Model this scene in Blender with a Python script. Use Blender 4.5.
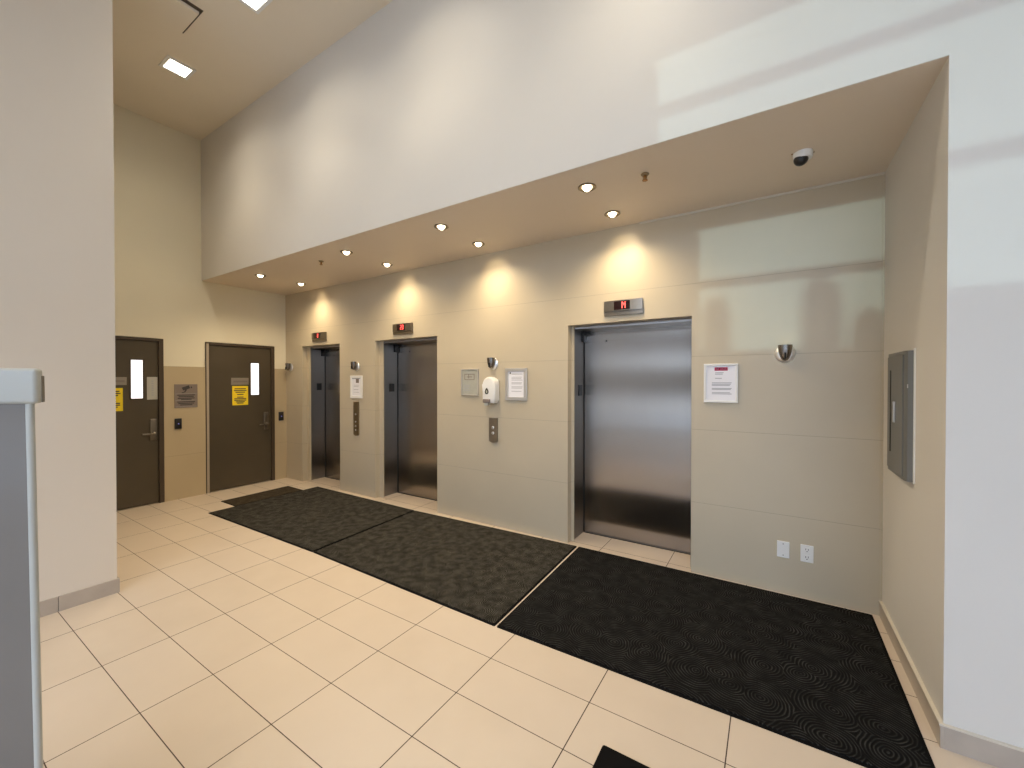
import bpy, bmesh, math, random
from mathutils import Vector, Matrix
random.seed(4)
D = bpy.data
for o in list(D.objects): D.objects.remove(o)
C = bpy.context.scene.collection
sc = bpy.context.scene
R = math.radians

# ---------------------------------------------------------------- camera
cam = D.objects.new('camera', D.cameras.new('camera')); C.objects.link(cam)
cam.data.sensor_fit = 'HORIZONTAL'; cam.data.sensor_width = 36.0
cam.data.lens = 407.64 / 1024 * 36.0
cam.data.clip_start = 0.02
cam.location = (0, 0, 1.6)
cam.rotation_euler = (R(90 - 0.484), 0, R(32.449))
sc.camera = cam

# ---------------------------------------------------------------- view, world
sc.view_settings.view_transform = 'Standard'
sc.view_settings.look = 'None'
sc.view_settings.gamma = 1
sc.view_settings.use_curve_mapping = False
sc.view_settings.exposure = 0.0

K_SKY, K_SUN, K_CEIL, K_DOWN = 8.5, 0.5, 42.0, 11.0
w = D.worlds.new('sky'); sc.world = w; w.use_nodes = True
nt = w.node_tree; bg = nt.nodes['Background']
bg.inputs['Color'].default_value = (0.62, 0.76, 1.0, 1); bg.inputs['Strength'].default_value = K_SKY

def lamp(name, kind, loc, energy, color, rot=(0, 0, 0), **kw):
    l = D.lights.new(name, kind); l.energy = energy; l.color = color
    for k, v in kw.items(): setattr(l, k, v)
    o = D.objects.new(name, l); C.objects.link(o); o.location = loc; o.rotation_euler = rot
    return o
# low daylight through the tall front window behind the camera
sdir = Vector((0.057, 1.0, -0.141)).normalized()
sun = lamp('sun', 'SUN', (-1, -9, 5), K_SUN, (0.62, 0.95, 0.98), angle=R(0.3))
sun.rotation_euler = sdir.to_track_quat('-Z', 'Y').to_euler()
# sampling portals in the front window openings (they emit nothing themselves)
for (x0, x1, z0, z1) in ((-0.95, 4.9, 0.05, 4.55), (-4.1, -1.15, 0.05, 2.95)):
    p = lamp('window_portal', 'AREA', ((x0 + x1) / 2, -5.0, (z0 + z1) / 2), 1, (1, 1, 1), rot=(R(90), 0, 0),
             shape='RECTANGLE', size=x1 - x0, size_y=z1 - z0)
    p.data.cycles.is_portal = True
    p.rotation_euler = Vector((0, 1, 0)).to_track_quat('-Z', 'Z').to_euler()

# ---------------------------------------------------------------- materials
def newmat(name, col=(0.5, 0.5, 0.5), rough=0.6, metal=0.0, spec=0.5, emit=None, es=0.0, noise=0.0, nscale=4.0):
    m = D.materials.new(name); m.use_nodes = True
    b = m.node_tree.nodes['Principled BSDF']
    b.inputs['Base Color'].default_value = (*col, 1); b.inputs['Roughness'].default_value = rough
    b.inputs['Metallic'].default_value = metal; b.inputs['Specular IOR Level'].default_value = spec
    if emit: b.inputs['Emission Color'].default_value = (*emit, 1); b.inputs['Emission Strength'].default_value = es
    if noise:
        N = m.node_tree.nodes; L = m.node_tree.links
        tc = N.new('ShaderNodeTexCoord'); n = N.new('ShaderNodeTexNoise')
        n.inputs['Scale'].default_value = nscale; n.inputs['Detail'].default_value = 3
        L.new(tc.outputs['Object'], n.inputs['Vector'])
        mr = N.new('ShaderNodeMapRange'); mr.inputs['From Min'].default_value = .3; mr.inputs['From Max'].default_value = .7
        mr.inputs['To Min'].default_value = 1 - noise; mr.inputs['To Max'].default_value = 1 + noise
        L.new(n.outputs['Fac'], mr.inputs['Value'])
        mx = N.new('ShaderNodeVectorMath'); mx.operation = 'SCALE'; mx.inputs[0].default_value = col
        L.new(mr.outputs['Result'], mx.inputs['Scale']); L.new(mx.outputs['Vector'], b.inputs['Base Color'])
    return m

def mathn(N, L, op, a, b=None, c=None):
    n = N.new('ShaderNodeMath'); n.operation = op
    for i, v in enumerate((a, b, c)):
        if v is None: continue
        if isinstance(v, (int, float)): n.inputs[i].default_value = v
        else: L.new(v, n.inputs[i])
    return n.outputs[0]

def mixc(N, L, fac, a, b):
    n = N.new('ShaderNodeMix'); n.data_type = 'RGBA'
    if isinstance(fac, (int, float)): n.inputs[0].default_value = fac
    else: L.new(fac, n.inputs[0])
    for i, v in ((6, a), (7, b)):
        if isinstance(v, tuple): n.inputs[i].default_value = (*v, 1)
        else: L.new(v, n.inputs[i])
    return n.outputs[2]

def joint(N, L, coord, period, offset, width):
    """1 on a joint line repeating along coord"""
    t = mathn(N, L, 'SUBTRACT', coord, offset)
    t = mathn(N, L, 'DIVIDE', t, period)
    f = mathn(N, L, 'FRACT', mathn(N, L, 'ADD', t, 100.5))
    f = mathn(N, L, 'ABSOLUTE', mathn(N, L, 'SUBTRACT', f, 0.5))
    return mathn(N, L, 'LESS_THAN', f, width / 2 / period)

def cellrand(N, L, cx, cy):
    cb = N.new('ShaderNodeCombineXYZ'); L.new(cx, cb.inputs[0]); L.new(cy, cb.inputs[1])
    wn = N.new('ShaderNodeTexWhiteNoise'); wn.noise_dimensions = '2D'; L.new(cb.outputs[0], wn.inputs['Vector'])
    return wn.outputs['Value']

def tile_floor():
    m = D.materials.new('floor_tile'); m.use_nodes = True
    N, L = m.node_tree.nodes, m.node_tree.links; b = N['Principled BSDF']
    tc = N.new('ShaderNodeTexCoord'); s = N.new('ShaderNodeSeparateXYZ'); L.new(tc.outputs['Object'], s.inputs[0])
    jx = joint(N, L, s.outputs[0], 0.6005, -0.155, 0.005)
    jy = joint(N, L, s.outputs[1], 0.3055, 1.905, 0.004)
    j = mathn(N, L, 'MAXIMUM', jx, jy)
    cx = mathn(N, L, 'FLOOR', mathn(N, L, 'DIVIDE', mathn(N, L, 'SUBTRACT', s.outputs[0], -0.155), 0.6005))
    cy = mathn(N, L, 'FLOOR', mathn(N, L, 'DIVIDE', mathn(N, L, 'SUBTRACT', s.outputs[1], 1.905), 0.3055))
    r = cellrand(N, L, cx, cy)
    n = N.new('ShaderNodeTexNoise'); n.inputs['Scale'].default_value = 3.5; n.inputs['Detail'].default_value = 5
    L.new(tc.outputs['Object'], n.inputs['Vector'])
    c1 = mixc(N, L, n.outputs['Fac'], (0.54, 0.45, 0.355), (0.63, 0.535, 0.435))
    c2 = mixc(N, L, mathn(N, L, 'MULTIPLY', r, 0.5), c1, (0.61, 0.52, 0.43))
    L.new(mixc(N, L, j, c2, (0.06, 0.038, 0.025)), b.inputs['Base Color'])
    L.new(mathn(N, L, 'MULTIPLY_ADD', j, 0.5, 0.38), b.inputs['Roughness'])
    bp = N.new('ShaderNodeBump'); bp.inputs['Strength'].default_value = 0.5; bp.inputs['Distance'].default_value = 0.002
    L.new(mathn(N, L, 'SUBTRACT', 1.0, j), bp.inputs['Height']); L.new(bp.outputs[0], b.inputs['Normal'])
    return m

def wall_tile(name, col, off=0.59, period=0.605):
    m = D.materials.new(name); m.use_nodes = True
    N, L = m.node_tree.nodes, m.node_tree.links; b = N['Principled BSDF']
    tc = N.new('ShaderNodeTexCoord'); s = N.new('ShaderNodeSeparateXYZ'); L.new(tc.outputs['Object'], s.inputs[0])
    j = joint(N, L, s.outputs[2], period, off, 0.004)
    n = N.new('ShaderNodeTexNoise'); n.inputs['Scale'].default_value = 2.5; n.inputs['Detail'].default_value = 4
    L.new(tc.outputs['Object'], n.inputs['Vector'])
    d = tuple(c * 0.93 for c in col); e = tuple(min(1, c * 1.05) for c in col)
    c1 = mixc(N, L, n.outputs['Fac'], d, e)
    L.new(mixc(N, L, j, c1, tuple(c * 0.74 for c in col)), b.inputs['Base Color'])
    b.inputs['Roughness'].default_value = 0.42
    bp = N.new('ShaderNodeBump'); bp.inputs['Strength'].default_value = 0.4; bp.inputs['Distance'].default_value = 0.002
    L.new(mathn(N, L, 'SUBTRACT', 1.0, j), bp.inputs['Height']); L.new(bp.outputs[0], b.inputs['Normal'])
    return m

def paint(name, col, rough=0.55):
    m = newmat(name, col, rough, noise=0.015, nscale=1.5)
    N, L = m.node_tree.nodes, m.node_tree.links
    tc = N.new('ShaderNodeTexCoord'); n = N.new('ShaderNodeTexNoise'); n.inputs['Scale'].default_value = 160
    L.new(tc.outputs['Object'], n.inputs['Vector'])
    bp = N.new('ShaderNodeBump'); bp.inputs['Strength'].default_value = 0.08; bp.inputs['Distance'].default_value = 0.002
    L.new(n.outputs['Fac'], bp.inputs['Height']); L.new(bp.outputs[0], N['Principled BSDF'].inputs['Normal'])
    return m

def steel(name, col, rough):
    m = D.materials.new(name); m.use_nodes = True
    N, L = m.node_tree.nodes, m.node_tree.links; b = N['Principled BSDF']
    tc = N.new('ShaderNodeTexCoord'); mp = N.new('ShaderNodeMapping'); mp.inputs['Scale'].default_value = (260, 260, 1.2)
    L.new(tc.outputs['Object'], mp.inputs[0])
    n = N.new('ShaderNodeTexNoise'); n.inputs['Scale'].default_value = 1; n.inputs['Detail'].default_value = 2
    L.new(mp.outputs[0], n.inputs['Vector'])
    L.new(mixc(N, L, n.outputs['Fac'], tuple(c * 0.93 for c in col), tuple(c * 1.07 for c in col)), b.inputs['Base Color'])
    b.inputs['Metallic'].default_value = 1; b.inputs['Roughness'].default_value = rough
    b.inputs['Anisotropic'].default_value = 1.0
    g = N.new('ShaderNodeNewGeometry'); v = N.new('ShaderNodeVectorMath'); v.operation = 'CROSS_PRODUCT'
    L.new(g.outputs['True Normal'], v.inputs[0]); v.inputs[1].default_value = (0, 0.001, 1)
    L.new(v.outputs[0], b.inputs['Tangent'])
    return m

def mat_rug(name, base, line, scale=5.0, strength=1.0):
    m = D.materials.new(name); m.use_nodes = True
    N, L = m.node_tree.nodes, m.node_tree.links; b = N['Principled BSDF']
    tc = N.new('ShaderNodeTexCoord')
    nz = N.new('ShaderNodeTexNoise'); nz.inputs['Scale'].default_value = 6; L.new(tc.outputs['Object'], nz.inputs['Vector'])
    vm = N.new('ShaderNodeVectorMath'); vm.operation = 'MULTIPLY_ADD'
    L.new(nz.outputs['Color'], vm.inputs[0]); vm.inputs[1].default_value = (0.05, 0.05, 0); L.new(tc.outputs['Object'], vm.inputs[2])
    vo = N.new('ShaderNodeTexVoronoi'); vo.inputs['Scale'].default_value = scale; vo.voronoi_dimensions = '2D'
    L.new(vm.outputs[0], vo.inputs['Vector'])
    rings = mathn(N, L, 'SINE', mathn(N, L, 'MULTIPLY', vo.outputs['Distance'], 85.0))
    rings = mathn(N, L, 'MULTIPLY_ADD', rings, 0.5, 0.5)
    n2 = N.new('ShaderNodeTexNoise'); n2.inputs['Scale'].default_value = 14; n2.inputs['Detail'].default_value = 4
    L.new(tc.outputs['Object'], n2.inputs['Vector'])
    n3 = N.new('ShaderNodeTexNoise'); n3.inputs['Scale'].default_value = 260; L.new(tc.outputs['Object'], n3.inputs['Vector'])
    f = mathn(N, L, 'MULTIPLY', mathn(N, L, 'POWER', rings, 3.0), mathn(N, L, 'MULTIPLY', mathn(N, L, 'POWER', n2.outputs['Fac'], 2.0), 2.6))
    f = mathn(N, L, 'MULTIPLY', f, mathn(N, L, 'MULTIPLY', n3.outputs['Fac'], 1.8 * strength))
    L.new(mixc(N, L, f, base, line), b.inputs['Base Color'])
    b.inputs['Roughness'].default_value = 0.9; b.inputs['Specular IOR Level'].default_value = 0.04
    bp = N.new('ShaderNodeBump'); bp.inputs['Strength'].default_value = 0.6; bp.inputs['Distance'].default_value = 0.004
    L.new(rings, bp.inputs['Height']); L.new(bp.outputs[0], b.inputs['Normal'])
    return m

M = {
 'floor': tile_floor(),
 'walltile': wall_tile('beige_wall_tile', (0.54, 0.47, 0.345)),
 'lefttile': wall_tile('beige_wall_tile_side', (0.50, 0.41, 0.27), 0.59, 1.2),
 'paint': paint('white_paint', (0.67, 0.64, 0.59)),
 'leftpaint': paint('lightened_left_paint', (0.78, 0.73, 0.58)),  # lighter, yellower colour makes up for weak light on the left wall
 'pillar': paint('white_paint_warmed', (0.68, 0.61, 0.52)),  # same white paint, colour warmed to offset the blue sky light
 'ceil': paint('ceiling_paint', (0.80, 0.72, 0.59)),
 'soffit': paint('soffit_paint', (0.76, 0.66, 0.54)),
 'base': newmat('baseboard_tile', (0.42, 0.36, 0.30), 0.4, noise=0.06, nscale=8),
 'cap': newmat('pale_sealant', (0.62, 0.57, 0.48), 0.5),
 'door': newmat('brown_door_paint', (0.075, 0.058, 0.036), 0.42, noise=0.06, nscale=3),
 'jamb': newmat('brown_jamb_paint', (0.06, 0.042, 0.027), 0.45, noise=0.05),
 'jamblight': newmat('jamb_edge_metal', (0.40, 0.34, 0.27), 0.4, noise=0.05),
 'steel': steel('brushed_steel', (0.37, 0.34, 0.31), 0.22),
 'steelframe': steel('brushed_steel_frame', (0.30, 0.28, 0.26), 0.32),
 'metal': newmat('satin_metal', (0.27, 0.24, 0.20), 0.35, 1.0, noise=0.05, nscale=30),
 'bronze': newmat('satin_bronze_metal', (0.30, 0.25, 0.17), 0.4, 1.0, noise=0.05, nscale=30),
 'chrome': newmat('chrome', (0.9, 0.92, 0.95), 0.3, 1.0, noise=0.01),
 'darkmetal': newmat('dark_metal', (0.13, 0.12, 0.11), 0.35, 0.9, noise=0.05),
 'cupmetal': newmat('sconce_metal', (0.23, 0.21, 0.19), 0.25, 1.0, noise=0.05),
 'black': newmat('black_plastic', (0.012, 0.012, 0.013), 0.35, noise=0.05),
 'slot': newmat('black_slot', (0.004, 0.004, 0.004), 0.8, noise=0.05),
 'white': newmat('white_plastic', (0.80, 0.80, 0.78), 0.35, noise=0.01),
 'offwhite': newmat('offwhite_plastic', (0.46, 0.46, 0.42), 0.38, noise=0.02),
 'paper': newmat('white_paper', (0.82, 0.82, 0.86), 0.6, noise=0.01),
 'ink': newmat('grey_ink', (0.38, 0.39, 0.42), 0.7, noise=0.05),
 'darkink': newmat('dark_ink', (0.05, 0.045, 0.05), 0.7, noise=0.05),
 'red': newmat('red_label', (0.42, 0.03, 0.10), 0.5, noise=0.03),
 'yellow': newmat('yellow_paper', (0.90, 0.68, 0.02), 0.55, noise=0.02),
 'silver': newmat('silver_frame', (0.56, 0.55, 0.53), 0.35, 0.6, noise=0.03),
 'greyplastic': newmat('clear_grey_sheet', (0.42, 0.42, 0.36), 0.3, noise=0.05, nscale=20),
 'signgrey': newmat('engraved_grey_sign', (0.24, 0.20, 0.18), 0.4, 0.2, noise=0.04),
 'plategrey': newmat('engraved_plate', (0.30, 0.27, 0.23), 0.4, 0.3, noise=0.04),
 'cabinet': newmat('grey_cabinet_paint', (0.15, 0.15, 0.14), 0.4, 0.1, noise=0.03),
 'board': newmat('grey_glossy_board', (0.17, 0.15, 0.13), 0.2, noise=0.08, nscale=2.5),
 'bulb': newmat('lit_bulb', (1, 1, 1), 0.5, emit=(1.0, 0.86, 0.62), es=14, noise=0.01),
 'diffuser': newmat('lit_diffuser', (1, 1, 1), 0.5, emit=(1.0, 0.93, 0.80), es=12, noise=0.01),
 'doorglass': newmat('lit_door_window', (0.9, 0.9, 0.9), 0.3, emit=(1.0, 0.98, 1.0), es=1.1, noise=0.01),
 'led': newmat('red_led', (0.8, 0.1, 0.1), 0.5, emit=(1.0, 0.10, 0.08), es=2.2, noise=0.01),
 'leddark': newmat('dark_red_screen', (0.015, 0.004, 0.004), 0.2, noise=0.02),
 'bluelight': newmat('reader_light', (0.2, 0.2, 0.6), 0.4, emit=(0.3, 0.3, 1.0), es=0.6, noise=0.02),
 'pave': newmat('outside_paving', (0.35, 0.35, 0.34), 0.8, noise=0.1),
 'facade': newmat('outside_facade', (0.20, 0.20, 0.20), 0.8, noise=0.08, nscale=0.6),
 'brass': newmat('brass', (0.32, 0.17, 0.06), 0.35, 1.0, noise=0.05),
 'rugA': mat_rug('charcoal_ribbed_mat', (0.015, 0.014, 0.012), (0.13, 0.12, 0.10), 7, 1.2),
 'rugC': mat_rug('black_swirl_mat', (0.007, 0.007, 0.007), (0.045, 0.044, 0.042), 4.6),
 'rugS': mat_rug('dark_brown_mat', (0.035, 0.027, 0.018), (0.12, 0.10, 0.07), 9),
 'rubber': newmat('black_rubber', (0.006, 0.006, 0.006), 0.8, spec=0.05, noise=0.05),
}

# ---------------------------------------------------------------- mesh helpers
class MB:
    def __init__(s): s.bm = bmesh.new()
    def box(s, x0, x1, y0, y1, z0, z1, bev=0, seg=2):
        r = bmesh.ops.create_cube(s.bm, size=1)
        vs = r['verts']
        for v in vs:
            v.co = Vector((x0 + (v.co.x + .5) * (x1 - x0), y0 + (v.co.y + .5) * (y1 - y0), z0 + (v.co.z + .5) * (z1 - z0)))
        if bev:
            es = list({e for v in vs for e in v.link_edges})
            bmesh.ops.bevel(s.bm, geom=es, offset=bev, segments=seg, profile=0.5, affect='EDGES')
        return s
    def prism(s, pts, axis, a, b):
        """polygon in the two other axes extruded from a to b along axis"""
        def mk(p, t):
            return {'x': (t, p[0], p[1]), 'y': (p[0], t, p[1]), 'z': (p[0], p[1], t)}[axis]
        A = [s.bm.verts.new(mk(p, a)) for p in pts]; B = [s.bm.verts.new(mk(p, b)) for p in pts]
        n = len(pts)
        s.bm.faces.new(A); s.bm.faces.new(B[::-1])
        for i in range(n): s.bm.faces.new((A[i], B[i], B[(i + 1) % n], A[(i + 1) % n]))
        return s
    def lathe(s, prof, seg=32, mat=None):
        """profile (r, h) about z; mat maps it into place"""
        rings = []
        for r, h in prof:
            if r < 1e-6: rings.append([s.bm.verts.new((0, 0, h))])
            else: rings.append([s.bm.verts.new((r * math.cos(2 * math.pi * k / seg), r * math.sin(2 * math.pi * k / seg), h)) for k in range(seg)])
        for a, b in zip(rings, rings[1:]):
            for k in range(seg):
                k2 = (k + 1) % seg
                if len(a) == 1 and len(b) == 1: continue
                if len(a) == 1: s.bm.faces.new((a[0], b[k], b[k2]))
                elif len(b) == 1: s.bm.faces.new((a[k], a[k2], b[0]))
                else: s.bm.faces.new((a[k], a[k2], b[k2], b[k]))
        if mat is not None:
            bmesh.ops.transform(s.bm, matrix=mat, verts=[v for rg in rings for v in rg])
        return s
    def build(s, name, mat, parent=None, smooth=False, loc=None):
        bmesh.ops.recalc_face_normals(s.bm, faces=s.bm.faces)
        me = D.meshes.new(name); s.bm.to_mesh(me); s.bm.free()
        if smooth:
            for p in me.polygons: p.use_smooth = True
            me.set_sharp_from_angle(angle=R(40))
        me.materials.append(mat if not isinstance(mat, str) else M[mat])
        o = D.objects.new(name, me); C.objects.link(o)
        if parent is not None: o.parent = parent
        if loc is not None: o.location = loc
        return o

def tag(o, label=None, cat=None, group=None, kind=None):
    if label: o['label'] = label
    if cat: o['category'] = cat
    if group: o['group'] = group
    if kind: o['kind'] = kind
    return o
def empty(name, loc, rz=0, label=None, cat=None, group=None):
    o = D.objects.new(name, None); C.objects.link(o); o.location = loc; o.rotation_euler = (0, 0, rz)
    o.empty_display_size = 0.1
    return tag(o, label, cat, group)
def struct(name, mb, mat): return tag(mb.build(name, mat), kind='structure')
def copy_tree(o, parent=None):
    c = o.copy(); C.objects.link(c); c.parent = parent
    for ch in [x for x in list(D.objects) if x.parent is o]: copy_tree(ch, c)
    return c
RX = Matrix.Rotation(R(90), 4, 'X')    # profile axis z -> -y (out of the back wall)

# ---------------------------------------------------------------- layout
YW, XL, XR, YB, ZS, ZC = 3.67, -6.75, 0.64, 2.50, 3.0, 4.96
XP, YP = -4.165, 0.988
YS, XE = -5.0, 5.0
ELEV = [(-1.683, -0.56), (-4.535, -3.405), (-6.275, -5.31)]
HO = 2.14; YD = 4.035

struct('floor', MB().box(XL - .3, XE + .3, YS - .2, 4.3, -0.12, 0), 'floor')
struct('ceiling', MB().box(XL - .3, XE + .3, YS - .2, YB + .3, ZC, ZC + .12), 'ceil')
# soffit over the elevator alcove and the bulkhead above it
struct('ceiling_soffit', MB().box(XL - .02, XR, YB + 0.004, YW + 0.06, ZS, ZS + .08), 'soffit')
struct('wall_bulkhead', MB().box(XL - .02, XR, YB, YB + .12, ZS + 0.001, ZC + .02), 'paint')
# elevator wall: tile, openings left free
mb = MB()
edges = [XL - .02, ELEV[2][0], ELEV[2][1], ELEV[1][0], ELEV[1][1], ELEV[0][0], ELEV[0][1], XR + .02]
for i in range(0, 8, 2): mb.box(edges[i], edges[i + 1], YW, YW + .095, -.01, ZS + .01)
for (a, b) in ELEV: mb.box(a, b, YW, YW + .095, HO, ZS + .01)
for (a, b), o_ in zip(ELEV, (.029, .069, .087)): mb.box(a - .01, a + o_, YW + .080, YW + .0955, 0, HO + .01)
struct('wall_back', mb, 'walltile')
struct('wall_shaft', MB().box(XL - .3, XR + .5, YD + .05, YD + .2, -.01, ZS + .3), 'paint')
# side wall with the two brown doors (openings left free)
DOORS = [(1.12, 2.065), (2.535, 3.483)]
mb = MB()
ys = [0.9, DOORS[0][0], DOORS[0][1], DOORS[1][0], DOORS[1][1], YW + .1]
for i in range(0, 6, 2): mb.box(XL - .2, XL, ys[i], ys[i + 1], -.01, ZC + .02)
for a, b in DOORS: mb.box(XL - .2, XL, a, b, 2.15, ZC + .02)
struct('wall_left', mb, 'leftpaint')
struct('trim_1', MB().box(XL, XL + .012, DOORS[0][1] + .002, DOORS[1][0] - .002, 0, 1.79), 'lefttile')
struct('trim_2', MB().box(XL, XL + .012, DOORS[1][1] + .002, YW, 0, 1.79), 'lefttile')
# foreground wall on the left
struct('wall_pillar', MB().box(XL - .2, XP, YS, YP, -.01, ZC + .02), 'pillar')
mb = MB().box(XP, XP + .012, YS, .683, 0, .105, .001, 1).box(XP, XP + .012, .686, YP + .012, 0, .105, .001, 1)
mb.box(XL, XP, YP, YP + .012, 0, .105)
struct('baseboard_pillar', mb, 'base')
# right hand wall of the alcove and the white wall facing the room
struct('wall_right', MB().box(XR, XE + .2, YB, YW + .1, -.01, ZC + .02), 'paint')
struct('light_block_behind_doors', MB().box(XL - .5, XL - .21, .8, YW + .3, -.1, 2.4), 'jamb')  # unseen dark box, added to stop light leaking under the doors
mb = MB().box(XR - .012, XR, YB - .012, YW, 0, .10, .001, 1).box(XR, XE, YB - .012, YB, 0, .10, .001, 1)
struct('baseboard_right', mb, 'base')
mb = MB().box(XR - .016, XR, YB - .016, YW, .1, .108).box(XR, XE, YB - .016, YB, .1, .106)
struct('trim_3', mb, 'cap')
struct('trim_4', MB().box(-.99, XR, YW - .012, YW, ZS - .014, ZS), 'cap')
struct('trim_5', MB().box(XR - .010, XR, YW - .010, YW, .108, ZS - .014), 'walltile')
# the rest of the lobby, behind the camera
struct('wall_east', MB().box(XE, XE + .2, YS, YB, -.01, ZC + .02), 'paint')
mb = MB().box(XL - .3, -4.12, YS - .2, YS, -.01, ZC + .02).box(-4.12, -1.01, YS - .2, YS, 3.0, ZC + .02)
mb.box(-1.15, -1.01, YS - .2, YS, -.01, 3.0).box(-1.01, XE + .2, YS - .2, YS, 4.57, ZC + .02)
struct('wall_front', mb, 'paint')
mb = MB()
for z in (0.03, 1.05, 3.03, 3.62, 4.245): mb.box(-1.01, XE, YS - .12, YS - .04, z - .035, z + .035)
for x in (1.0, 3.0): mb.box(x - .03, x + .03, YS - .12, YS - .04, 0, 4.57)
struct('window_1', mb, 'darkmetal')
mb = MB()
for z in (0.04, 2.3, 2.96): mb.box(-4.12, -1.15, YS - .12, YS - .04, z - .04, z + .04)
for x in (-4.09, -3.1, -2.1, -1.18): mb.box(x - .03, x + .03, YS - .12, YS - .04, 0, 3.0)
struct('window_2', mb, 'darkmetal')
struct('ground_outside', MB().box(-25, 25, -30, YS - .2, -.15, -.03), 'pave')
mb = MB().box(-20, 20, -15, -14, -.1, 4.3)
for x, hw, top in ((-1.40, .10, 4.78), (-.72, .11, 4.85), (-.45, .10, 4.6)):  # unseen roof stubs, added to cast hump shadows on the tiled wall
    mb.prism([(x - hw, 4.3), (x - hw, top - .1), (x - hw * .5, top), (x + hw * .5, top), (x + hw, top - .1), (x + hw, 4.3)], 'y', -14.4, -14.1)
struct('outside_wall_shadow_stubs', mb, 'facade')
struct('reflection_bands_pale', MB().box(-20, 20, -14, -13.97, -.02, .75).box(-20, 20, -14, -13.97, 2.35, 3.0), 'paint')  # unseen pale bands, added as bright stripes for the steel door reflections
struct('reflection_bands_dark', MB().box(-20, 20, -14, -13.97, 1.15, 2.2).box(-20, 20, -14, -13.97, 3.2, 3.9), 'jamb')  # unseen dark bands, added as dark stripes for the same reflections

# ---------------------------------------------------------------- brown service doors
def service_door(y0, y1, label, handle_y, glass, plate, notice, paper=None, notice_w=None):
    t = empty('service_door', (XL, y0, 0), 0, label, 'door'); w_ = y1 - y0
    t['kind'] = 'structure'
    H = 2.145
    mb = MB().box(-.06, .015, 0, .05, 0, H, .002).box(-.06, .015, w_ - .05, w_, 0, H, .002).box(-.06, .015, .05, w_ - .05, H - .035, H, .002)
    mb.build('door_frame', 'jamb', t)
    MB().box(.010, .019, .010, .040, 0, H - .02).build('frame_edge', 'jamblight', t)
    lf = MB().box(-.05, -.008, .052, w_ - .052, .012, H - .038, .002).build('door_leaf', 'door', t)
    g0, g1, z0, z1 = glass
    f = MB().box(-.012, -.002, g0 - .014, g0, z0 - .014, z1 + .014).box(-.012, -.002, g1, g1 + .014, z0 - .014, z1 + .014)
    f.box(-.012, -.002, g0, g1, z0 - .014, z0).box(-.012, -.002, g0, g1, z1, z1 + .014)
    f.build('vision_frame', 'jamb', t)
    MB().box(-.009, -.005, g0, g1, z0, z1).build('vision_pane', 'doorglass', t)
    # handle: long plate, lever
    hy, hz = handle_y, .965
    h = MB().box(-.008, .008, hy - .035, hy + .035, hz - .14, hz + .14, .008, 3).build('handle_plate', 'metal', t, True)
    lv = MB().lathe([(0, 0), (.022, 0), (.022, .03), (.012, .034), (.012, .05), (0, .05)], 20,
                    Matrix.Translation((.006, hy, hz - .05)) @ Matrix.Rotation(R(90), 4, 'Y'))
    lv.box(.045, .062, hy - .125, hy + .012, hz - .062, hz - .040, .006, 3)
    lv.build('lever', 'metal', h, True)
    p0, p1, pz0, pz1 = plate
    tp = MB().box(-.008, -.004, p0, p1, pz0, pz1, .001).build('name_plate', 'plategrey', t)
    MB().box(-.004, -.0035, p0 + .03, p1 - .02, (pz0 + pz1) / 2 - .014, (pz0 + pz1) / 2 + .010).build('plate_text', 'signgrey', tp)
    if paper:
        a, b, c, d = paper
        pp = MB().box(-.008, -.005, a, b, c, d).build('taped_sheet', 'offwhite', t)
        mk = MB()
        for k in range(7): mk.box(-.005, -.0045, a + .045, b - .04, c + .05 + k * .03, c + .065 + k * .03)
        mk.build('sheet_text', 'ink', pp)
    a, b, c, d = notice
    nn = MB().box(-.008, -.005, a, b, c, d).build('yellow_notice', 'yellow', t); nn['label'] = 'yellow notice sheet'
    mk = MB(); hh = d - c; ww = b - a
    for k, (fz, fx) in enumerate(((.86, .14), (.77, .1), (.68, .2), (.56, .3), (.42, .3), (.34, .12), (.26, .12), (.18, .22), (.11, .3))):
        mk.box(-.005, -.0045, a + ww * fx, b - ww * fx, c + hh * fz - .008, c + hh * fz + .006)
    mk.build('notice_text', 'darkink', nn)
    return t
d1 = service_door(DOORS[0][0], DOORS[0][1], 'brown metal door nearer the foreground wall, with a white sheet beside its lit slot window',
             1.960 - 1.12, (1.745 - 1.12, 1.858 - 1.12, 1.375, 1.86), (1.45 - 1.12, 1.705 - 1.12, 1.545, 1.643),
             (1.455 - 1.12, 1.668 - 1.12, 1.225, 1.508), (1.90 - 1.12, 2.006 - 1.12, 1.355, 1.646))
d2 = service_door(DOORS[1][0], DOORS[1][1], 'brown metal door in the far corner beside the dark brown mat',
             3.355 - 2.535, (3.137 - 2.535, 3.252 - 2.535, 1.38, 1.868), (2.865 - 2.535, 3.105 - 2.535, 1.535, 1.64),
             (2.88 - 2.535, 3.096 - 2.535, 1.23, 1.518))
d1.name = 'door_1'; d2.name = 'door_2'

# security notice and card readers on the tiled strip
XT = XL + .012
t = empty('security_sign', (XT, 2.307, 1.39), 0, 'grey engraved security camera sign on the beige tile between the brown doors', 'sign')
MB().box(0, .006, -.13, .13, -.16, .16, .001).build('sign_plate', 'signgrey', t)
mb = MB().box(.006, .0066, -.12, .12, -.145, -.142).box(.006, .0066, -.12, .12, .03, .033).box(.006, .0066, -.12, .12, -.06, -.057)
mb.build('border_lines', 'ink', t)
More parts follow.
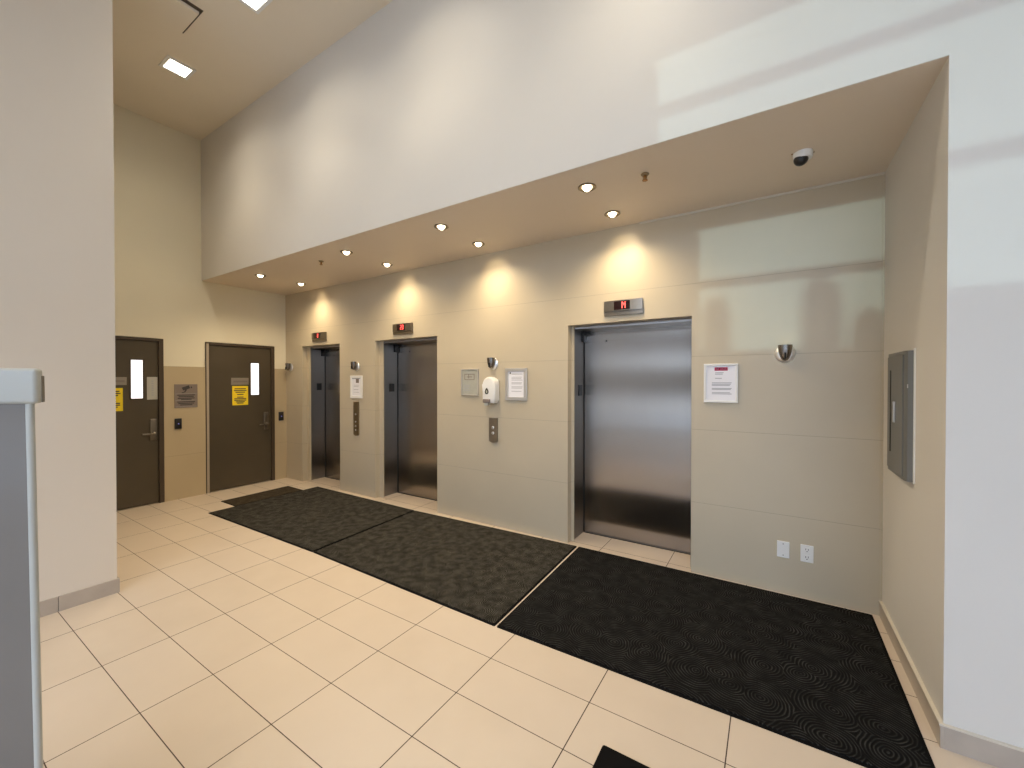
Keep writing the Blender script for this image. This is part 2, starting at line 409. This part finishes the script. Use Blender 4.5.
# camera pictogram: body, lens, bracket
mb = MB().prism([(-.05, .115), (.03, .145), (.045, .105), (-.035, .075)], 'x', .006, .0068)
mb.prism([(-.012, .085), (.012, .09), (-.012, .05), (-.05, .04), (-.05, .05), (-.022, .058)], 'x', .006, .0068)
mb.prism([(.05, .125), (.062, .130), (.068, .108), (.056, .104)], 'x', .006, .0068)
mb.build('camera_pictogram', 'darkink', t)
mb = MB()
for z, h_ in ((.012, .10), (-.008, .085), (-.03, .095), (-.048, .06), (-.08, .1), (-.1, .09), (-.12, .07)):
    mb.box(.006, .0066, -h_, h_, z - .006, z + .006)
mb.build('sign_text', 'darkink', t)
def reader(name, loc, rz, label, w_=.075, h_=.14):
    t = empty(name, loc, rz, label, 'card reader')
    MB().box(-w_ / 2, w_ / 2, -.022, 0, -h_ / 2, h_ / 2, .006, 3).build('reader_body', 'black', t, True)
    MB().box(-.006, .006, -.0235, -.021, -.006, .006).build('indicator_light', 'bluelight', t)
    return t
reader('card_reader', (XT, 2.214, 1.02), R(90), 'black card reader on the tile below the grey security sign')
reader('card_reader', (XT, 3.578, 1.02), R(90), 'black card reader at the corner, right of the far brown door')

# ---------------------------------------------------------------- elevators
SEG = {'8': 'abcdefg', '2': 'abged', '0': 'abcdef'}
def elevator(i, label, disp_x, digits):
    x0, x1 = ELEV[i]
    t = empty('elevator', ((x0 + x1) / 2, YW + .2, 0), 0, label, 'elevator', None)
    def L_(mb): 
        bmesh.ops.translate(mb.bm, vec=(-(x0 + x1) / 2, -(YW + .2), 0), verts=mb.bm.verts); return mb
    hb = 2.11
    x0 += (.030, .070, .088)[i]
    f = MB().box(x0 - .09, x0, YW + .097, YD + .03, 0, HO + .03).box(x1 - .003, x1 + .02, YW + .097, YD + .03, 0, HO + .03)
    f.box(x0 + .001, x1 - .004, YW + .097, YD - .004, hb, HO + .03)
    L_(f).build('door_frame', 'steelframe', t)
    dr = L_(MB().box(x0 + .006, x1 - .006, YD, YD + .03, .012, hb + .02)).build('elevator_door', 'steel', t)
    L_(MB().lathe([(0, 0), (.008, 0), (.008, .003), (0, .003)], 12, Matrix.Translation((x0 + .245, YD, 2.005)) @ RX)).build('keyhole', 'slot', dr)
    L_(MB().box(x0, x0 + .011, YD - .007, YD + .002, .01, hb)).build('door_gap', 'slot', t)
    L_(MB().box(x0 + .004, x1 - .004, YD - .012, YD + .03, 0, .010)).build('sill', 'darkmetal', t)
    L_(MB().box(x0 + .004, x0 + .035, YD - .075, YD - .006, 2.0, 2.075, .003).box(x0 + .004, x0 + .10, YD - .075, YD - .006, 2.075, hb - .002)).build('door_sensor', 'black', t)
    L_(MB().box(x0, x0 + .014, 3.885, 3.965, 1.445, 1.555, .003)).build('jamb_plate', 'black', t)
    return t
elevator(0, 'nearest elevator, with a wide brushed steel door, under the red letter M', 0, 'M')
elevator(1, 'middle elevator of the three, brushed steel door, beside the framed white sign', 0, '20')
elevator(2, 'farthest elevator of the three, narrow brushed steel door near the corner', 0, '8')

def floor_display(xc, label, text):
    t = empty('floor_display', (xc, YW, 2.262), 0, label, 'floor display', 'floor displays over the elevators')
    # curved front housing
    n = 10; hw = .175
    def arc(dep):
        return [(-hw + 2 * hw * k / n, -dep * (0.6 + 0.4 * (1 - ((k / n) * 2 - 1) ** 2))) for k in range(n + 1)]
    pts = [(-hw, 0)] + arc(.04) + [(hw, 0)]
    MB().prism(pts, 'z', -.03, .066).build('housing', 'metal', t, True)
    pts = [(-hw, 0)] + arc(.026) + [(hw, 0)]
    MB().prism(pts, 'z', -.068, -.032).build('lower_strip', 'metal', t, True)
    MB().box(-.075, .07, -.0425, -.03, -.022, .056, .001).build('screen', 'leddark', t)
    g = MB(); y0, y1 = -.0435, -.0422
    def seg(cx, s):
        w2, h2, th = .012, .028, .0055; cz = .017
        S = {'a': (-w2, w2, h2 - th, h2), 'd': (-w2, w2, -h2, -h2 + th), 'g': (-w2, w2, -th / 2, th / 2),
             'b': (w2 - th, w2, 0, h2), 'c': (w2 - th, w2, -h2, 0), 'f': (-w2, -w2 + th, 0, h2), 'e': (-w2, -w2 + th, -h2, 0)}
        for ch in SEG[s]:
            a, b, c, d = S[ch]; g.box(cx + a, cx + b, y0, y1, cz + c, cz + d)
    if text == 'M':
        for dx in (-.016, .012): g.box(.012 + dx, .012 + dx + .007, y0, y1, -.012, .046)
        g.prism([(-.001, .046), (.007, .046), (.0165, .024), (.0165, .012)], 'y', y0, y1)
        g.prism([(.034, .046), (.026, .046), (.0165, .024), (.0165, .012)], 'y', y0, y1)
    elif text == '20': seg(.0, '2'); seg(.034, '0')
    else: seg(.012, '8')
    g.build('floor_number', 'led', t)
    return t
floor_display(-1.134, 'floor display with a red M above the nearest elevator', 'M')
floor_display(-3.985, 'floor display with red number 20 above the middle elevator', '20')
floor_display(-5.80, 'floor display with a red digit above the farthest elevator', '8')

# ---------------------------------------------------------------- wall sconces
def sconce(loc, label, first=[]):
    if first:
        t = copy_tree(first[0]); t.location = loc; t['label'] = label; return t
    t = empty('wall_sconce', loc, 0, label, 'wall light', 'small metal wall sconces')
    MB().lathe([(0, 0), (.066, 0), (.066, .006), (.058, .016), (.03, .022), (0, .022)], 36, RX @ Matrix.Translation((0, 0, 0))).build('back_disc', 'chrome', t, True)
    # half-egg cup, open on top, pointed at the bottom
    prof = [(0, -.062), (.014, -.058), (.026, -.045), (.034, -.025), (.040, .0), (.044, .03), (.046, .055), (.041, .055), (.036, .0), (.024, -.035), (0, -.05)]
    m_ = Matrix.Translation((0, -.048, .008)) @ Matrix.Diagonal((1, .85, 1, 1))
    MB().lathe(prof, 36, m_).build('cup', 'cupmetal', t, True)
    MB().box(-.006, .006, -.091, -.078, -.04, .005, .002).build('cup_slot', 'slot', t)
    MB().lathe([(0, -.012), (.010, -.008), (.013, .005), (.009, .018), (0, .024)], 16, Matrix.Translation((0, -.045, .022))).build('bulb', 'bulb', t, True)
    first.append(t); return t
sconce((.086, YW, 1.80), 'chrome and dark metal wall sconce on the daylit wall above the outlets')
sconce((-2.575, YW, 1.785), 'metal wall sconce directly above the white soap dispenser')
sconce((-4.925, YW, 1.80), 'metal wall sconce between the two farther elevators')
sconce((-6.60, YW, 1.815), 'metal wall sconce in the far corner beside the brown door')

# ---------------------------------------------------------------- framed notices
def picture(name, x0, x1, z0, z1, fw, frame, sheet, label, marks, depth=.018):
    xc, zc = (x0 + x1) / 2, (z0 + z1) / 2; hx, hz = (x1 - x0) / 2, (z1 - z0) / 2
    t = empty(name, (xc, YW, zc), 0, label, 'framed notice')
    mb = MB()
    for a, b, c, d in ((-hx, hx, hz - fw, hz), (-hx, hx, -hz, -hz + fw), (-hx, -hx + fw, -hz + fw * .98, hz - fw * .98), (hx - fw, hx, -hz + fw * .98, hz - fw * .98)):
        mb.box(a, b, -depth, 0, c, d, min(.004, fw / 4), 2)
    mb.build('frame', frame, t)
    s = MB().box(-hx + fw * .9, hx - fw * .9, -depth * .5, -.001, -hz + fw * .9, hz - fw * .9).build('sheet', sheet, t)
    for nm, mt, rects in marks:
        g = MB(); iw, ih = (hx - fw), (hz - fw)
        for (a, b, c, d) in rects:
            g.box(a * iw, b * iw, -depth * .5 - .0008, -depth * .5, c * ih, d * ih)
        g.build(nm, mt, s)
    return t
lines = lambda x0, x1, zs, h=.02: [(x0, x1 - .12 * ((k * 7) % 3) / 2, z - h, z + h) for k, z in enumerate(zs)]
picture('framed_notice', -.466, -.220, 1.422, 1.736, .018, 'white', 'paper', 'white framed paper notice with a red heading, right of the nearest elevator',
        [('heading', 'red', [(-.42, .48, .72, .92)]),
         ('heading_text', 'paper', [(-.3, -.1, .79, .86), (-.05, .4, .80, .84)]),
         ('notice_text', 'ink', lines(-.38, .2, (.60, .52, .28)) + lines(-.6, .75, (.02, -.06, -.13, -.30, -.36, -.55, -.62)))])
picture('framed_notice', -2.41, -2.142, 1.388, 1.733, .038, 'silver', 'paper', 'silver framed white paper notice right of the soap dispenser',
        [('emblem', 'darkink', [(-.85, -.68, .82, .95)]),
         ('notice_text', 'ink', lines(-.6, .8, (.80, .56, .44, .33, .12, .03, -.2, -.3, -.55)))])
picture('framed_notice', -3.019, -2.773, 1.43, 1.732, .010, 'silver', 'greyplastic', 'thin grey sign holder left of the soap dispenser',
        [('map_lines', 'signgrey', [(-.7, .6, .62, .68), (-.7, -.62, .2, .65), (-.2, -.12, .3, .66), (.5, .58, .2, .66), (-.65, .55, .18, .23), (-.4, .3, .40, .46)]),
         ('sign_text', 'ink', lines(-.75, .0, (-.25, -.38, -.52, -.66)))])
picture('framed_notice', -5.05, -4.79, 1.351, 1.67, .035, 'white', 'paper', 'white framed notice between the two farther elevators, under a sconce',
        [('picture_block', 'signgrey', [(-.1, .6, .45, .9)]), ('top_band', 'ink', [(-1, 1, .90, 1.0)]),
         ('notice_text', 'ink', lines(-.6, .6, (.2, .05, -.3, -.6)))])

# ---------------------------------------------------------------- soap dispenser
t = empty('soap_dispenser', (-2.572, YW, 1.365), 0, 'white wall soap dispenser with a dark drop-shaped window', 'soap dispenser')
def side(): # rounded front outline in x-z, domed top
    pts = []
    for k in range(13):
        a = math.pi * k / 12
        pts.append((.083 * math.cos(a), .19 + .085 * math.sin(a)))
    return pts + [(-.083, .03), (-.06, .0), (.055, -.012), (.083, .03)]
mb = MB(); mb.prism(side(), 'y', -.105, -.012)
bmesh.ops.bevel(mb.bm, geom=[e for e in mb.bm.edges if abs(e.verts[0].co.y + .105) < 1e-4 and abs(e.verts[1].co.y + .105) < 1e-4], offset=.022, segments=4, profile=.5, affect='EDGES')
mb.build('shell', 'white', t, True)
MB().box(-.076, .076, -.012, 0, .01, .25, .004).build('mounting_plate', 'offwhite', t)
drop = [(.0, .138), (-.013, .122), (-.021, .10), (-.02, .082), (-.011, .070), (0, .067), (.011, .070), (.02, .082), (.021, .10), (.013, .122)]
MB().prism([(x * 1.15 - .018, z * 1.0 + .02) for x, z in drop], 'y', -.1065, -.10).build('level_window', 'black', t)
MB().prism([(x * .5 - .018, z * .5 + .065) for x, z in drop], 'y', -.1075, -.10).build('window_glint', 'greyplastic', t)
MB().box(-.06, .03, -.125, -.06, -.004, .035, .006, 2).build('push_bar', 'signgrey', t)
MB().box(-.045, .012, -.118, -.075, -.035, -.004, .005, 2).build('nozzle', 'offwhite', t)

# ---------------------------------------------------------------- hall call panels
def call_panel(loc, hw, hh, mat, label, btn, tongue=False):
    t = empty('call_panel', loc, 0, label, 'call button panel')
    pts = [(-hw, hh), (-hw, -hh * .9)] + [(-hw + 2 * hw * k / 8, -hh * .9 - hh * .1 * math.sin(math.pi * k / 8)) for k in range(1, 8)] + [(hw, -hh * .9), (hw, hh)]
    mb = MB().prism(pts, 'y', -.022, 0); mb.build('panel_plate', mat, t)
    for bz, br in btn:
        r = MB().lathe([(br * .72, .0), (br, .0), (br, .004), (br * .72, .006)], 20, Matrix.Translation((0, -.021, bz)) @ RX).build('button_ring', 'chrome', t, True)
        MB().lathe([(0, 0), (br * .7, 0), (br * .7, .004), (br * .5, .006), (0, .006)], 20, Matrix.Translation((0, -.021, bz)) @ RX).build('call_button', 'silver' if br > .012 else 'paper', r, True)
    return t
call_panel((-2.568, YW, 1.055), .053, .135, 'metal', 'short metal elevator call panel below the soap dispenser', [(.03, .017), (-.03, .017)])
call_panel((-4.92, YW, 1.062), .05, .24, 'bronze', 'tall bronze elevator call panel between the two farther elevators', [(.065, .013), (-.04, .011), (-.10, .013), (-.155, .011)])

# ---------------------------------------------------------------- plates near the floor
t = empty('blank_wall_plate', (.0815, YW, .333), 0, 'blank white wall plate left of the power outlet', 'wall plate')
MB().box(-.039, .039, -.007, 0, -.061, .061, .003, 2).build('cover_plate', 'white', t)
for z in (.042, -.042): MB().lathe([(0, 0), (.004, 0), (.004, .0015), (0, .0015)], 12, Matrix.Translation((0, -.007, z)) @ RX).build('screw', 'signgrey', t)
t = empty('power_outlet', (.2265, YW, .333), 0, 'white double power outlet low on the wall, right of the blank plate', 'outlet')
pl = MB().box(-.039, .039, -.007, 0, -.063, .063, .003, 2).build('cover_plate', 'white', t)
for z in (.028, -.028):
    s = MB().box(-.017, .017, -.0095, -.006, z - .02, z + .02, .003, 2).build('socket', 'white', t)
    MB().box(-.009, -.006, -.0102, -.009, z - .002, z + .010).box(.006, .009, -.0102, -.009, z - .002, z + .010).box(-.003, .003, -.0102, -.009, z - .014, z - .008).build('socket_slots', 'slot', s)

# ---------------------------------------------------------------- grey wall cabinet
t = empty('wall_cabinet', (XR, 3.16, 1.06), 0, 'grey metal cabinet set in the right hand alcove wall', 'cabinet')
dd = -.034; ya, yb = -.175, .185; zt = .70
MB().prism([(0, -.205), (dd * .75, -.195), (dd, ya), (dd, yb), (dd * .75, yb + .02), (0, yb + .03)], 'z', 0, zt).build('body', 'cabinet', t, True)
MB().box(-.005, 0, -.218, -.195, -.005, zt + .01).build('wall_flange', 'white', t)
dr = MB().box(dd - .006, dd + .001, ya + .015, yb - .012, .02, zt - .02, .002).build('cabinet_door', 'cabinet', t)
MB().box(dd - .0075, dd - .0055, .085, .105, .12, zt - .10).build('door_slot', 'slot', dr)
MB().box(dd - .016, dd - .005, -.015, .005, .30, .42, .003).build('pull_handle', 'silver', dr)
MB().box(dd * .5 - .012, dd * .5 - .009, -.204, -.1985, .50, .52).build('lock', 'silver', t)

# ---------------------------------------------------------------- ceiling fixtures
WARM = (1.0, 0.79, 0.51)
def downlight(loc, label, tilt, first=[]):
    if first and ('row near' in first[0]['label']) == ('row near' in label): t = copy_tree(first[0]); t.location = loc; t['label'] = label
    else:
        t = empty('recessed_downlight', loc, 0, label, 'ceiling light', 'round downlights in the soffit')
        MB().lathe([(.040, .001), (.064, .001), (.066, -.006), (.058, -.010), (.042, -.004)], 36).build('trim_ring', 'bronze', t, True)
        MB().lathe([(0, -.028), (.016, -.026), (.028, -.014), (.033, .0), (0, .001)], 28).build('lamp_bulb', 'bulb', t, True)
        l = D.lights.new('downlight_beam', 'SPOT'); l.energy = K_DOWN * (.42 if tilt else 1); l.color = WARM; l.spot_size = R(68 if tilt else 80); l.spot_blend = 1.0; l.shadow_soft_size = .022
        lo = D.objects.new('light_source', l); C.objects.link(lo); lo.parent = t; lo.location = (0, 0, -.055)
        l = D.lights.new('downlight_spill', 'SPOT'); l.energy = K_DOWN * 3.9; l.color = WARM; l.spot_size = R(150); l.spot_blend = 1.0; l.shadow_soft_size = .022
        lo = D.objects.new('light_spill', l); C.objects.link(lo); lo.parent = t; lo.location = (0, 0, -.055)
        first[:] = [t]
    for ch in [c for c in list(D.objects) if c.parent is t and c.type == 'LIGHT' and 'source' in c.name]: ch.rotation_euler = (R(tilt), 0, 0)
    return t
DLX = [(-1.13, 'nearest'), (-2.535, 'second'), (-3.91, 'third'), (-5.74, 'farthest')]
for x, nm in DLX:
    downlight((x, 3.345, ZS), 'recessed downlight in the soffit row beside the tiled wall, %s in that row' % nm, 60)
for x, nm in DLX:
    downlight((x, 2.79, ZS), 'recessed downlight in the soffit row near the bulkhead edge, %s in that row' % nm, 0)

def panel_light(loc, label, first=[]):
    if first: t = copy_tree(first[0]); t.location = loc; t['label'] = label
    else:
        t = empty('square_ceiling_light', loc, 0, label, 'ceiling light', 'square lights in the high ceiling')
        mb = MB(); a, b = .095, .125
        for q in ((-b, b, a, b), (-b, b, -b, -a), (-b, -a, -a, a), (a, b, -a, a)): mb.box(*q, -.012, .002)
        mb.build('frame', 'white', t)
        MB().box(-a, a, -a, a, -.006, .001).build('diffuser', 'diffuser', t)
        l = D.lights.new('ceiling_beam', 'SPOT'); l.energy = K_CEIL; l.color = (1, .88, .68); l.spot_size = R(150); l.spot_blend = 1.0; l.shadow_soft_size = .08
        l2 = D.lights.new('ceiling_core', 'SPOT'); l2.energy = K_CEIL * 1.2; l2.color = (1, .88, .68); l2.spot_size = R(92); l2.spot_blend = .8; l2.shadow_soft_size = .08
        lo = D.objects.new('light_core', l2); C.objects.link(lo); lo.parent = t; lo.location = (0, 0, -.03)
        lo = D.objects.new('light_source', l); C.objects.link(lo); lo.parent = t; lo.location = (0, 0, -.03)
        first.append(t)
    return t
panel_light((-5.39, 1.79, ZC), 'square lit ceiling light near the far wall of the high ceiling')
panel_light((-3.85, 1.80, ZC), 'square lit ceiling light cut by the top edge of the photo')
panel_light((-2.3, 1.80, ZC), 'added unseen square ceiling light over the middle elevator')  # unseen from here on: lights added to brighten the lobby
panel_light((-.75, 1.80, ZC), 'added unseen square ceiling light over the nearest elevator')
panel_light((-2.6, -1.4, ZC), 'added unseen square ceiling light behind the camera, nearer the pillar wall')  # unseen pair added to light the room from behind
panel_light((-.4, -1.4, ZC), 'added unseen square ceiling light straight behind the camera')

t = empty('ceiling_hatch', (-4.595, 1.42, ZC), 0, 'square access hatch in the high ceiling, slightly lowered on one side', 'ceiling hatch')
mb = MB()
MB().box(-.21, .19, -.215, .205, -.03, -.006, .002).build('hatch_panel', 'ceil', t)
MB().box(-.216, .225, -.22, .225, -.006, .001).build('shadow_gap', 'jamb', t)

def sprinkler(loc, label, first=[]):
    if first: t = copy_tree(first[0]); t.location = loc; t['label'] = label; return t
    t = empty('sprinkler_head', loc, 0, label, 'sprinkler', 'sprinkler heads in the soffit')
    MB().lathe([(0, .001), (.026, .001), (.028, -.004), (.02, -.012), (0, -.012)], 24).build('escutcheon', 'bronze', t, True)
    MB().lathe([(0, -.01), (.009, -.01), (.007, -.03), (.005, -.04), (0, -.04)], 16).box(-.013, -.010, -.003, .003, -.042, -.01).box(.010, .013, -.003, .003, -.042, -.01).build('nozzle', 'brass', t)
    MB().lathe([(0, -.042), (.018, -.042), (.018, -.045), (0, -.046)], 16).build('deflector', 'brass', t)
    first.append(t); return t
sprinkler((-.728, 2.825, ZS), 'brass sprinkler head in the soffit beside the nearest downlights')
sprinkler((-4.455, 2.84, ZS), 'small dark sprinkler head in the soffit toward the far end')

t = empty('dome_camera', (.158, 3.085, ZS), 0, 'white dome security camera on the soffit above the nearest corner', 'security camera')
t.scale = (.82, .82, .82)
MB().lathe([(0, 0), (.062, 0), (.064, -.012), (.060, -.040), (.056, -.048), (0, -.048)], 40).build('housing', 'white', t, True)
tilt = Matrix.Translation((-.012, -.008, -.048)) @ Matrix.Rotation(R(18), 4, 'Y') @ Matrix.Rotation(R(-14), 4, 'X')
prof = [(.047, .006)] + [(.047 * math.cos(a), -.047 * math.sin(a)) for a in [math.pi / 2 * k / 8 for k in range(9)]]
prof[-1] = (0, -.047)
MB().lathe(prof, 32, tilt).build('lens_dome', 'black', t, True)
for ang in (200, 20): MB().lathe([(0, 0), (.005, 0), (.005, -.006), (0, -.006)], 10, Matrix.Translation((.072 * math.cos(R(ang)), .072 * math.sin(R(ang)), 0))).build('fixing_screw', 'brass', t)

# ---------------------------------------------------------------- mats
def quad_mat(name, pts, mat, label, z0=0.0, th=.009, border=.016, group=None):
    cx = sum(p[0] for p in pts) / 4; cy = sum(p[1] for p in pts) / 4
    t = empty(name, (cx, cy, z0), 0, label, 'floor mat', group)
    P = [Vector((p[0] - cx, p[1] - cy)) for p in pts]
    def inset(P, d):
        out = []
        for i, p in enumerate(P):
            a = (P[i - 1] - p).normalized(); b = (P[(i + 1) % 4] - p).normalized()
            out.append(p + (a + b) * d)
        return out
    def rounded(P, r):
        out = []
        for i, p in enumerate(P):
            a = (P[i - 1] - p).normalized(); b = (P[(i + 1) % 4] - p).normalized()
            for k in range(5):
                u = k / 4; q0 = p + a * r; q1 = p + b * r
                out.append(q0 * (1 - u) ** 2 + p * 2 * u * (1 - u) + q1 * u ** 2)
        return out
    MB().prism([tuple(q) for q in rounded(P, .012)], 'z', 0, th * .5).build('rubber_border', 'rubber', t)
    MB().prism([tuple(q) for q in rounded(inset(P, border), .01)], 'z', th * .5, th).build('pile', mat, t)
    return t
quad_mat('floor_mat', [(-5.725, 2.17), (-3.600, 2.195), (-3.690, 3.575), (-5.760, 3.60)], 'rugA', 'charcoal entrance mat, farthest of the three large mats', group=None)
quad_mat('floor_mat', [(-3.590, 2.195), (-1.511, 2.165), (-1.571, 3.64), (-3.680, 3.575)], 'rugA', 'charcoal entrance mat in the middle, ending at the nearest elevator')
quad_mat('floor_mat', [(-1.497, 2.165), (.578, 2.20), (.588, 3.650), (-1.552, 3.640)], 'rugC', 'large black swirl-patterned mat under the white wall outlets')
quad_mat('floor_mat', [(-6.141, 2.471), (-5.739, 2.471), (-5.760, 3.375), (-6.177, 3.385)], 'rugS', 'small dark brown mat at the far end, beside the brown door', th=.006, border=.01)
quad_mat('floor_mat', [(-.615, 1.10), (.28, 1.10), (.28, 1.712), (-.615, 1.712)], 'rubber', 'plain black mat cut off by the bottom edge of the photo', border=.015)

# ---------------------------------------------------------------- display board at the left edge
Rv = Vector((.8438, .5366, 0)); Fv = Vector((-.5366, .8438, 0))
t = empty('display_board', (-1.516 - .5366 * .028, .216 + .8438 * .028, 0), R(32.449), 'tall grey board with a rounded white top rail, cut off at the left edge', 'display board')
t.rotation_euler = (R(1.0), 0, R(32.449 + 18))
# local x = along the board (right end at 0), local y = away from the camera
off = -.012
mb = MB().box(-.80, .010, -.016 + off, .010 + off, 1.545, 1.630, .009, 5).build('top_rail', 'offwhite', t, True)
MB().box(.009, .0115, .0 + off, .008 + off, 1.548, 1.612, .001).build('rail_end_cap', 'metal', t)
for x in (-.012, -.785):
    MB().lathe([(0, .03), (.0075, .03), (.0075, 1.548), (0, 1.548)], 20, Matrix.Translation((x + .0, off, 0))).build('side_post', 'offwhite', t, True)
MB().box(-.775, -.018, off - .004, off + .004, .10, 1.548).build('board_panel', 'board', t)
for x in (-.022, -.785):
    MB().box(x - .025, x + .025, -.22, .22, .003, .032, .008, 2).build('foot', 'offwhite', t, True)
MB().box(-.785, -.022, off - .012, off + .012, .08, .11, .004).build('bottom_rail', 'offwhite', t, True)
